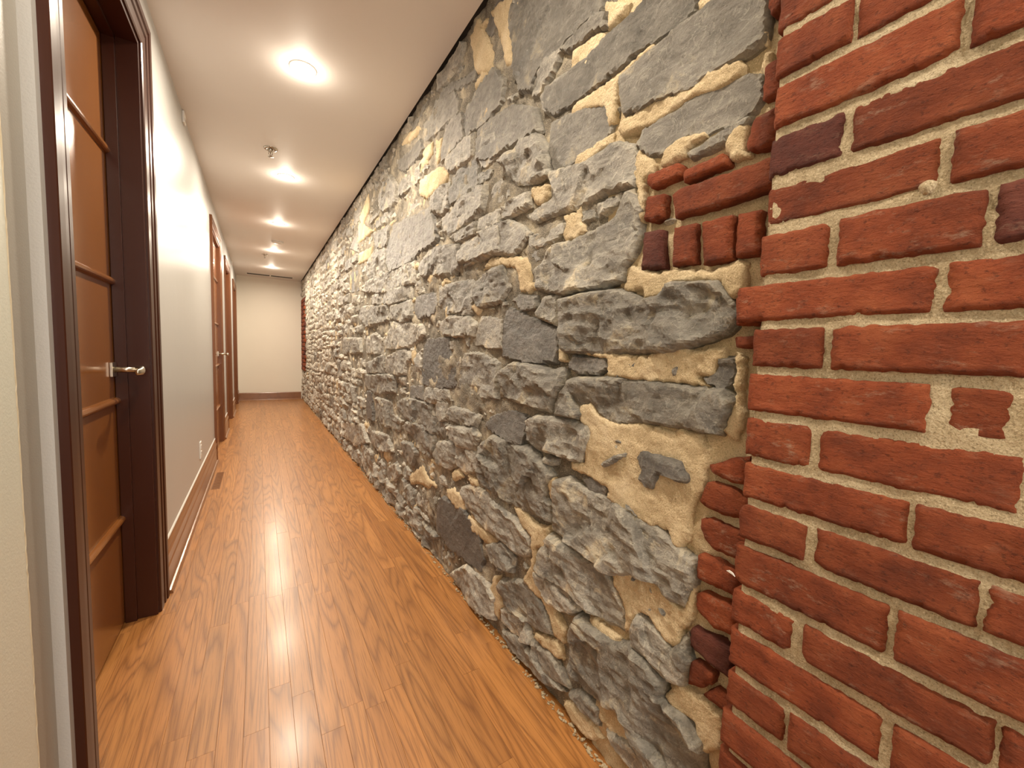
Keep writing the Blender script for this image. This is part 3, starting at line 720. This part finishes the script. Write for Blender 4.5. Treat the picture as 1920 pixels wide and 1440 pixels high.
# occupancy of the wall, 6 mm cells
GS = .006; NYc = int((YE+.1)/GS); NZc = int(2.5/GS)
occ = np.zeros((NYc, NZc), bool)
def mark(poly, grow=0.0):
    p = np.array(poly); lo = np.maximum(((p.min(0)-grow)/GS).astype(int)-1, 0); hi = ((p.max(0)+grow)/GS).astype(int)+2
    hi = np.minimum(hi, [NYc, NZc])
    if (hi <= lo).any(): return 0, 0
    gx, gy = np.meshgrid((np.arange(lo[0], hi[0])+.5)*GS, (np.arange(lo[1], hi[1])+.5)*GS, indexing='ij')
    m_ = inside(gx, gy, p); sub = occ[lo[0]:hi[0], lo[1]:hi[1]]
    ov = (sub & m_).sum(); tot = m_.sum(); return (lo, hi, m_), (ov, tot)
def paint_occ(poly):
    r = mark(poly)
    if r[0]: lo, hi, m_ = r[0]; occ[lo[0]:hi[0], lo[1]:hi[1]] |= m_
def grow(poly, d):
    p = np.array(poly, float)
    if area_of(p) < 0: p = p[::-1]
    e = np.roll(p, -1, 0)-p; e /= np.linalg.norm(e, axis=1)[:, None]+1e-9
    n = np.stack([e[:, 1], -e[:, 0]], 1); m_ = n+np.roll(n, 1, 0); m_ /= np.linalg.norm(m_, axis=1)[:, None]+1e-9
    return (p+m_*d).tolist()
def clipz(poly):
    return [(max(.36, a), min(max(b_, .002), ZC-.002)) for a, b_ in poly]

sd = 100; n_stone = 0
traced = []
for fr, st, s in STONES:
    poly = trace(fr, s); poly = clipz(grow(poly, .0050+.0048*np.mean([q[0] for q in poly]))); traced.append(poly); paint_occ(poly)
    cy = np.mean([p[0] for p in poly]); sp = min(.016, max(.0072, .0062*cy+.003)); sd += 1; rg = random.Random(sd)
    kw = dict(edge=.012, drop=.022, rough=.006, facets=4, tilt=.10)
    mat = STONE
    if st == 'f': kw = dict(edge=.008, drop=.018, rough=.003, facets=3, tilt=.03, strat=.002)
    if st == 'F': kw = dict(edge=.008, drop=.022, rough=.003, facets=2, tilt=.05)
    if st in 'dD': mat = STONE_D; kw = dict(edge=.007, drop=.02, rough=.003, facets=2, tilt=.05)
    if st == 's': kw = dict(edge=.010, drop=.02, rough=.005, facets=3, tilt=.2)
    if st == 'R': kw = dict(edge=.014, drop=.026, rough=.0085, facets=9, tilt=.16); mat = STONE
    off = {'f': .0, 'F': -.006, 'd': .003, 'D': -.002, 's': .004, 'R': -.008, 'r': -.004}[st]
    if st in 'rR': kw['strat'] = .004; kw['ridge'] = .0038 if st == 'r' else .0045; kw['drop'] -= .005
    if st == 'f': mat = STONE_F; kw['ridge'] = .0012
    piece('stone', piece_geo(poly, sp, XR+off+rg.uniform(-.005, .005), sd, **kw), mat, wall_r); n_stone += 1
for fr, s in PATCHES:
    poly = clipz(trace(fr, s)); paint_occ(poly); sd += 1
    cy = np.mean([p[0] for p in poly]); sp = min(.014, max(.0065, .0062*cy+.002))
    piece('mortar_patch', piece_geo(poly, sp, XR+.001, sd, edge=.007, drop=.010, rough=.006, facets=0, jit=.24, fine=.0045, ridge=.0012, back=.04), MORTAR, wall_r, True)
for fr, s in LATE:
    sd += 1; piece('stone', piece_geo(clipz(trace(fr, s)), .008, XR-.008, sd, edge=.012, drop=.016, rough=.006, facets=4, tilt=.2), STONE_D, wall_r); n_stone += 1
for ti, (fr, s) in enumerate(TEETH):
    sd += 1; poly = [(max(.30, a), min(b_, ZC-.002)) for a, b_ in trace(fr, s, .757)]; paint_occ(poly)
    piece('brick', piece_geo(poly, .0085, .757, sd, edge=.005, drop=.007, rough=.0025, facets=0, jit=.13, fine=.0022, ridge=.0008), BRICK_D if ti in (6, 17) else BRICK, wall_r, True)

# far brick quoin at the end of the corridor
zq = .62; kq = 0; FQ = []
while zq < 2.0:
    yy = 8.82 if kq % 2 else 8.94
    while yy < 9.58:
        L = .225 if kq % 2 else .225
        y2 = min(yy+L, 9.59)
        if y2-yy > .04: FQ.append([(yy, zq), (y2-.012, zq), (y2-.012, zq+.068), (yy, zq+.068)])
        yy = y2
    zq += .08; kq += 1
for p in FQ:
    sd += 1; paint_occ(p); piece('brick', piece_geo(p, .03, XR-.014, sd, edge=.005, drop=.003, rough=.001, facets=0), BRICK_D if sd % 3 == 0 else BRICK, wall_r, True)
occ[int(8.8/GS):, int(.62/GS):int(2.0/GS)] = True

# rubble beyond the traced part: guillotine cells, warped, kept where free
rc = random.Random(11); cells = []
def split(y0, y1, z0, z1, depth=0):
    w_, h_ = y1-y0, z1-z0
    tw = rc.uniform(.13, .46); th = rc.uniform(.055, .19)
    if w_ > tw*1.3 or h_ > th*1.5:
        if (h_/th > w_/tw):
            t = rc.uniform(.33, .67); split(y0, y1, z0, z0+h_*t); split(y0, y1, z0+h_*t, z1)
        else:
            t = rc.uniform(.3, .7); split(y0, y0+w_*t, z0, z1); split(y0+w_*t, y1, z0, z1)
    else: cells.append((y0, y1, z0, z1))
yy = .42
while yy < YE-.02:
    y2 = min(yy+rc.uniform(.9, 1.4), YE)
    if YE-y2 < .3: y2 = YE
    zb = 0.0
    while zb < ZC-.01:
        z2 = min(zb+rc.uniform(.16, .34), ZC)
        if ZC-z2 < .1: z2 = ZC
        split(yy, y2, zb, z2); zb = z2
    yy = y2
def warp(p):
    y, z = p
    return (y+.055*float(fbm(np.array([y*3.1]), np.array([z*3.1]), 3, 2)[0]), z+.060*float(fbm(np.array([y*2.3+7]), np.array([z*3.7]), 4, 2)[0]))
cand = []
for (y0, y1, z0, z1) in cells:
    g = rc.uniform(.0005, .004)
    def cr(): return rc.choice((0, 0, .004, .02, .035))*rc.random()
    k1, k2 = rc.uniform(.3, .7), rc.uniform(.3, .7)
    c1, c2, c3, c4 = cr(), cr(), cr(), cr()
    raw = [(y0+g+c1, z0+g), (y0+(y1-y0)*k1, z0+g-rc.uniform(-.006, .006)), (y1-g-c2, z0+g), (y1-g, z0+g+c3), (y1-g+rc.uniform(-.008, .004), (z0+z1)/2), (y1-g-c3, z1-g),
           (y0+(y1-y0)*k2, z1-g+rc.uniform(-.008, .006)), (y0+g+c4, z1-g), (y0+g, z1-g-c4), (y0+g+rc.uniform(-.004, .01), (z0+z1)/2)]
    poly = [warp(p) for p in raw]; poly = [(min(max(a, .40), YE-.004), min(max(b_, .002), ZC-.004)) for a, b_ in poly]
    r = mark(poly)
    if not r[0]: continue
    ov, tot = r[1]
    if tot == 0 or ov > tot*.12: continue
    cand.append(poly)
for p in cand: paint_occ(p)
# small fillers where the bed is still wide open
rf_ = np.random.RandomState(5); fill = []
for _ in range(9000):
    y = rf_.uniform(.42, 9.5)**1.0; z = rf_.uniform(.01, 2.42)
    if rf_.rand() < .5: y = .42+(y-.42)*.4
    if y < 1.0 and rf_.rand() < .5: continue
    a = rf_.uniform(.016, .06); b_ = a*rf_.uniform(.35, .8)
    th = rf_.uniform(-.3, .3); k = rf_.randint(5, 8); an = np.sort(rf_.uniform(0, 2*math.pi, k)+0)
    an = np.linspace(0, 2*math.pi, k, endpoint=False)+rf_.uniform(-.3, .3, k)
    px, pz = a*np.cos(an), b_*np.sin(an); poly = [(y+px[i]*math.cos(th)-pz[i]*math.sin(th), z+px[i]*math.sin(th)+pz[i]*math.cos(th)) for i in range(k)]
    if min(p[1] for p in poly) < .002 or max(p[1] for p in poly) > ZC-.004 or max(p[0] for p in poly) > YE-.01 or min(p[0] for p in poly) < .42: continue
    r = mark(poly)
    if not r[0] or r[1][1] == 0 or r[1][0] > .04*r[1][1]: continue
    paint_occ(poly); fill.append(poly)
allc = [(p, 0) for p in cand]+[(p, 1) for p in fill]
def vis(p):     # rough size in the photograph
    q = np.array(p); Y = max(q[:, 0].mean(), .3); return abs(area_of(q))/(Y*Y*Y)
allc.sort(key=lambda t: -vis(t[0]))
budget = max(0, 292-n_stone); SV, SF = [], []
for i, (p, kind) in enumerate(allc):
    sd += 1; cy = np.mean([q[0] for q in p]); sp = min(.032, max(.009, .0052*cy+.003))
    sp = min(sp, .45*math.sqrt(abs(area_of(np.array(p)))))
    rg = random.Random(sd)
    if kind: kw = dict(edge=.008, drop=.014, rough=.005, facets=2, tilt=.25, back=.03); off = rg.uniform(-.002, .016)
    else: kw = dict(edge=.009, drop=.018, rough=.009, facets=5, tilt=.2, strat=.005, ridge=.0055, back=.04); off = rg.uniform(-.007, .008)
    z_m = np.mean([q[1] for q in p])
    if z_m > 1.75 and not kind: kw['rough'] = .005; kw['tilt'] = .08; kw['ridge'] = .003
    g = piece_geo(p, sp, XR+off, sd, **kw)
    if g is None: continue
    if i < budget: piece('stone', g, STONE, wall_r)
    else:
        n0 = len(SV); SV.extend(g[0]); SF.extend([tuple(a+n0 for a in f) for f in g[1]])
o = mesh_obj('stone_rubble', SV, SF, STONE, wall_r); tag(o, 'small and distant rubble stones of the wall', kind='stuff')

# mortar bed
def sheet(name, y0, y1, z0, z1, s, fx, mat, parent):
    ya = np.linspace(y0, y1, max(2, int((y1-y0)/s)+1)); za = np.linspace(z0, z1, max(2, int((z1-z0)/s)+1))
    Yg, Zg = np.meshgrid(ya, za, indexing='ij'); X = fx(Yg, Zg); n1, n2 = Yg.shape
    v = np.stack([X.ravel(), Yg.ravel(), Zg.ravel()], 1)
    i = np.arange((n1-1)*(n2-1)); a = (i//(n2-1))*n2+(i % (n2-1))
    f = np.stack([a, a+1, a+n2+1, a+n2], 1)
    me = bpy.data.meshes.new(name); me.from_pydata(v.tolist(), [], f.tolist()); me.materials.append(mat)
    me.polygons.foreach_set('use_smooth', [True]*len(f)); o = bpy.data.objects.new(name, me); C.objects.link(o); o.parent = parent; return o
def bedx(Y, Z):
    lump = np.clip(fbm(Y*7, Z*9, 31, 4)*2.2+.15, 0, 1)
    far = np.clip((Y-.9)/.6, 0, 1)
    hole = np.clip(fbm(Y*22, Z*26, 61, 3)*3-.9, 0, 1)
    return XR+.022-.014*lump-.005*fbm(Y*55, Z*55, 41, 3)-far*(.007+.004*(1-2*np.abs(vnoise(Y*30, Z*36, 1.7, 8))))+.022*hole
sheet('mortar_bed', .33, .80, 0, ZC+.01, .008, bedx, MORTAR, wall_r)
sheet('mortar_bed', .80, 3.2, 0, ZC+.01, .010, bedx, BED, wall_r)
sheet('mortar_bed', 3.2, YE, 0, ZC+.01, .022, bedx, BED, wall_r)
SV, SF = [], []; sp_ = np.random.RandomState(17)
for _ in range(330):
    y = 1.5+7.3*sp_.rand()**1.3; z = sp_.uniform(.03, 2.38); a = sp_.uniform(.02, .10); b_ = a*sp_.uniform(.15, .6)
    if z > 1.5: a *= 1.3
    if sp_.rand() < .3: a, b_ = b_, a
    k = 11; an = np.linspace(0, 2*math.pi, k, endpoint=False); rr_ = sp_.uniform(.45, 1.2, k)
    poly = [(min(y+a*rr_[i]*math.cos(an[i]), YE-.02), min(max(z+b_*rr_[i]*math.sin(an[i]), .004), ZC-.006)) for i in range(k)]
    sd += 1; g = piece_geo(poly, min(.02, .0055*y+.004), XR+sp_.uniform(-.004, .012), sd, edge=.01, drop=.012, rough=.008, facets=0, jit=.3, fine=.005, back=.03)
    if g is None: continue
    n0 = len(SV); SV.extend(g[0]); SF.extend([tuple(q+n0 for q in f) for f in g[1]])
o = mesh_obj('mortar_smears', SV, SF, MORTAR, wall_r, True); tag(o, 'sandy mortar smeared between the farther stones', kind='stuff')
# crumbs of plaster dust and lime along the foot of the wall
cr_ = random.Random(8); bm = bmesh.new()
for _ in range(700):
    y = .45+8.8*(cr_.random()**2.2); s = cr_.uniform(.0015, .006)
    mt = Matrix.Translation((XR-cr_.uniform(-.004, .012), y, s*.5)) @ Matrix.Rotation(cr_.uniform(0, 6), 4, Vector((cr_.random(), cr_.random(), 1))) @ Matrix.Diagonal((s, s*1.6, s*.7, 1))
    bmesh.ops.create_icosphere(bm, subdivisions=1, radius=1, matrix=mt)
o = bm_obj('mortar_crumbs', bm, JOINT, wall_r); tag(o, 'pale mortar crumbs along the foot of the wall', kind='stuff')

# ================================================================== near brick pier
pier = tag(box('wall_right_pier', XB+.03, XB+.2, YBACK, .385, -.02, ZC+.05, M_DARK), 'red brick pier with sandy joints at the right edge', kind='structure')
ZL = [1.624, 1.548, 1.467, 1.387, 1.309, 1.225, 1.149, 1.071, .993, .912, .836, .761, .675, .600, .516, .438, .360]
zs = ZL[:]
while zs[0] < ZC: zs.insert(0, zs[0]+.079)
while zs[-1] > 0: zs.append(zs[-1]-.079)
k0 = zs.index(1.624)
def fr4(zx): return 1280+zx/3.0
JO = {-1: [(530, 925), (955, 1700)], 0: [(522, 952), (985, 2060)], 1: [(515, 1568), (1632, 2400)], 2: [(482, 900), (945, 2050)], 3: [(470, 1450), (1512, 2500)], 4: [(428, 818), (868, 1698), (1762, 2500)],
      5: [(300, 1420), (1480, 2500)], 6: [(390, 786), (834, 1960)], 7: [(365, 1375), (1480, 1850), (1990, 2900)], 8: [(350, 710), (758, 1900)], 9: [(335, 1262), (1300, 2500)],
      10: [(312, 685), (738, 1660), (1688, 2700)], 11: [(290, 1145), (1192, 2300)], 12: [(270, 608), (664, 1752), (1768, 2100)], 13: [(255, 1105), (1170, 2500)], 14: [(240, 565), (590, 1700)], 15: [(215, 1000), (1060, 2000)]}
rb = random.Random(21); cnt_b = 0
def brick_piece(y0, y1, z0, z1, near, dark):
    global sd; sd += 1
    c = [rb.choice((.001, .003, .012))*rb.random()*1.4 for _ in range(8)]
    poly = [(y0+c[0], z0), (y1-c[1], z0), (y1, z0+c[2]*.8), (y1, z1-c[3]*.8), (y1-c[4], z1), (y0+c[5], z1), (y0, z1-c[6]*.8), (y0, z0+c[7]*.8)]
    g = piece_geo(poly, .0068 if near else .03, XB+rb.uniform(-.003, .003), sd, edge=.0045, drop=.0055, rough=.0020, facets=2, tilt=.012, jit=.13 if near else 0, fine=.0020, ridge=.0006, back=.03)
    piece('brick', g, BRICK_D if dark else BRICK, pier, True)
rowsz = list(zip(zs[:-1], zs[1:]))
for i, (zt, zb) in enumerate(rowsz):
    if zb < -.05 or zt > ZC+.08: continue
    r = i-k0; z0, z1 = max(zb+.007, .002), min(zt-.007, ZC-.003)
    if z1-z0 < .015: continue
    zm = (zb+zt)/2; spans = []
    if r in JO:
        for a, b_ in JO[r]:
            ya, yb = y_at(fr4(a), zm, XB), y_at(fr4(b_), zm, XB); spans.append((yb, ya))
    else: spans = [(.392-(.226 if r % 2 else .108), .392)]
    last = min(a for a, b_ in spans)
    for k, (a, b_) in enumerate(spans):
        brick_piece(a, b_, z0, z1, 0 < zm < 2.0, (r, k) in ((2, 0), (4, 2)))
    y = last-.012
    nrun = 0
    while y > -.9:
        L = .216 if (i+nrun) % 3 else .103
        brick_piece(y-L, y, z0, z1, y > .1 and .3 < zm < 1.6, False); y -= L+.012; nrun += 1
box('mortar_joints', XB+.012, XB+.03, YBACK, -.9, 0, ZC, JOINT, pier)
def jx(Y, Z): return XB+.0058-.0030*fbm(Y*45, Z*45, 77, 4)-.0020*np.clip(fbm(Y*16, Z*20, 78, 3)*2, -.3, 1)+.03*np.clip((Y-.375)/.01, 0, 1)
sheet('mortar_joints', -.9, .05, 0, ZC, .03, jx, JOINT, pier)
sheet('mortar_joints', .05, .392, 0, ZC, .0055, jx, JOINT, pier)

sd += 1; bc = hit(1738, 350, XB); bl = [(bc[0]+.0085*math.cos(a)*(1+.2*math.sin(3*a)), bc[1]+.0095*math.sin(a)) for a in np.linspace(0, 2*math.pi, 12, endpoint=False)]
piece('mortar_blob', piece_geo(bl, .003, XB-.005, sd, edge=.006, drop=.008, rough=.001, facets=0, jit=.15, fine=.001, back=.012), JOINT, pier, True)
# ================================================================== ceiling fittings
def lamps(parent, p, f=1.0):       # downlight, plus an added point light below it to brighten the ceiling
    l = bpy.data.lights.new('lamp', 'AREA'); l.shape = 'DISK'; l.size = .085; l.energy = DOWNLIGHT_W*f; l.color = WARM; l.spread = math.radians(175)
    o = bpy.data.objects.new('lamp', l); C.objects.link(o); o.parent = parent; o.location = (p[0], p[1], p[2]-.008)
    l = bpy.data.lights.new('ceiling_fill', 'POINT'); l.shadow_soft_size = .035; l.energy = CEIL_FILL_W*f; l.color = WARM
    o = bpy.data.objects.new('ceiling_fill', l); C.objects.link(o); o.parent = parent; o.location = (p[0], p[1], p[2]-.06)
def downlight(y, x, label):
    t = tag(empty('recessed_light', (x, y, ZC)), label, 'light', 'row of recessed ceiling lights')
    lathe('trim_ring', [(.043, -.001), (.045, -.004), (.054, -.005), (.060, -.003), (.061, 0)], M_WHITE, t)
    lathe('lens', [(.0005, -.0022), (.025, -.0024), (.0445, -.0015)], M_GLOW, t, 32)
    lamps(t, (0, 0, 0))
    return t
LY = [2.33, 3.82, 5.29, 6.80, 8.26]
LB = ['nearest and largest recessed ceiling light', 'second recessed light, just past the near sprinkler', 'third recessed light from the camera, before the smoke detector',
      'fourth recessed light, just past the smoke detector', 'farthest recessed light, just before the ceiling vent']
for y, lb in zip(LY, LB): downlight(y, .20, lb)
for y in (.84, -.65, -2.1):   # the row goes on over and behind the photographer
    lamps(None, (.20, y, ZC), .55)

def sprinkler(x, y, label):
    t = tag(empty('sprinkler', (x, y, ZC)), label, 'sprinkler', 'ceiling sprinklers')
    lathe('escutcheon', [(.042, 0), (.042, -.003), (.036, -.007), (.022, -.009), (.020, -.004), (.013, -.004)], M_CHROME, t)
    lathe('body', [(.014, 0), (.014, -.014), (.010, -.018), (.010, -.024), (.006, -.026), (.001, -.026)], M_CHROME, t, 20)
    bm = bmesh.new()
    for s in (-1, 1):
        for (a, b_) in (((s*.010, -.020), (s*.012, -.034)), ((s*.012, -.034), (s*.003, -.050))):
            v0, v1 = Vector((a[0], 0, a[1])), Vector((b_[0], 0, b_[1])); d = v1-v0
            bmesh.ops.create_cone(bm, cap_ends=True, segments=8, radius1=.002, radius2=.002, depth=d.length, matrix=Matrix.Translation((v0+v1)/2) @ d.to_track_quat('Z', 'Y').to_matrix().to_4x4())
    bmesh.ops.create_cone(bm, cap_ends=True, segments=8, radius1=.0025, radius2=.0025, depth=.028, matrix=Matrix.Translation((0, 0, -.038)))
    bm_obj('yoke', bm, M_CHROME, t, True)
    lathe('deflector', [(.0005, -.050), (.010, -.051), (.018, -.053), (.018, -.0545), (.001, -.054)], M_CHROME, t, 20)
sprinkler(.085, 3.36, 'near chrome pendant sprinkler between first and second ceiling lights')
sprinkler(.09, 7.17, 'far chrome pendant sprinkler between the last two ceiling lights')
t = tag(empty('smoke_detector', (.22, 6.18, ZC)), 'round white smoke detector before the fourth ceiling light', 'smoke detector')
lathe('base', [(.068, 0), (.070, -.003), (.070, -.009), (.066, -.011)], M_WHITE, t)
lathe('cover', [(.064, -.010), (.062, -.018), (.050, -.026), (.030, -.029), (.0005, -.030)], M_WHITE, t)
lathe('sensor_ring', [(.0655, -.011), (.060, -.013), (.060, -.015), (.0638, -.0165)], M_DARK, t)
# slot diffuser by the end wall
t = tag(empty('air_vent', (.20, 9.22, ZC)), 'long white linear air vent in the ceiling by the end wall', 'vent')
boxes('frame', [(-.40, .40, -.09, -.07, -.004, 0), (-.40, .40, .07, .09, -.004, 0), (-.40, -.375, -.07, .07, -.004, 0), (.375, .40, -.07, .07, -.004, 0), (-.012, .012, -.07, .07, -.004, 0)], M_WHITE, t, .001)
for a, b_ in ((-.375, -.012), (.012, .375)): box('slot', a, b_, -.07, .07, -.0028, -.0004, M_DARK, t)
M_BLADE = metal('vent_blade', (.16, .14, .12), .5)
for k in range(4):
    for a, b_ in ((-.375, -.012), (.012, .375)): box('blade', a, b_, -.045+k*.03, -.042+k*.03, -.0036, -.0026, M_BLADE, t)
# small boxes high on the left wall
for (y, z, lb) in ((3.15, 2.405, 'small white sensor box high on the left wall near the ceiling'), (8.05, 2.40, 'small white sensor box high on the wall by the farthest door')):
    t = tag(empty('wall_sensor', (XL, y, z)), lb, 'sensor', 'sensors high on the left wall')
    box('housing', 0, .012, -.03, .03, -.035, .03, M_WHITE, t, .004)
    box('sensor_window', .0115, .0132, -.018, .018, -.024, -.004, paint('frosted_window', (.6, .6, .58), .2, 0) if y < 4 else bpy.data.materials['frosted_window'], t, .0006)
# outlet
t = tag(empty('wall_outlet', (XL, 3.53, .345)), 'white wall outlet low on the left wall before the second door', 'outlet')
box('cover_plate', 0, .006, -.035, .035, -.058, .058, M_WHITE, t, .002)
for s in (-1, 1): box('socket', .0055, .0085, -.017, .017, s*.022-.014, s*.022+.014, M_WHITE, t, .002)
for s in (-1, 1):
    for a in (-.007, .005): box('slot', .0082, .0088, a, a+.002, s*.022-.004, s*.022+.005, M_DARK, t)
# floor register
t = tag(empty('floor_vent', (-.295, 3.94, 0)), 'narrow slatted wooden floor vent beside the left baseboard', 'vent')
boxes('frame', [(-.027, -.022, -.24, .24, -.012, .0015), (.022, .027, -.24, .24, -.012, .0015), (-.022, .022, -.24, -.232, -.012, .0015), (-.022, .022, .232, .24, -.012, .0015)], M_BASE, t, .0006)
for k in range(25): box('slat', -.022, .022, -.228+k*.0188, -.228+k*.0188+.0135, -.010, .0005, M_BASE, t)
# paint chip stuck at the pier edge
bm = bmesh.new(); cpt = hit(1371, 1074, .728)
pts = [(-.008, .001), (-.003, .004), (.004, .002), (.008, -.003), (.003, -.001), (-.003, .0)]
a = [bm.verts.new((0, -q[0], q[1])) for q in pts]; b_ = [bm.verts.new((.002, -q[0], q[1])) for q in pts]
bm.faces.new(a); bm.faces.new(b_[::-1])
for i in range(len(pts)): bm.faces.new((a[i], b_[i], b_[(i+1) % len(pts)], a[(i+1) % len(pts)]))
bmesh.ops.recalc_face_normals(bm, faces=bm.faces)
o = bm_obj('paint_chip', bm, M_WHITE); o.location = (.7255, cpt[0], cpt[1]); tag(o, 'tiny white paint chip stuck on the edge of the brick pier', 'chip')
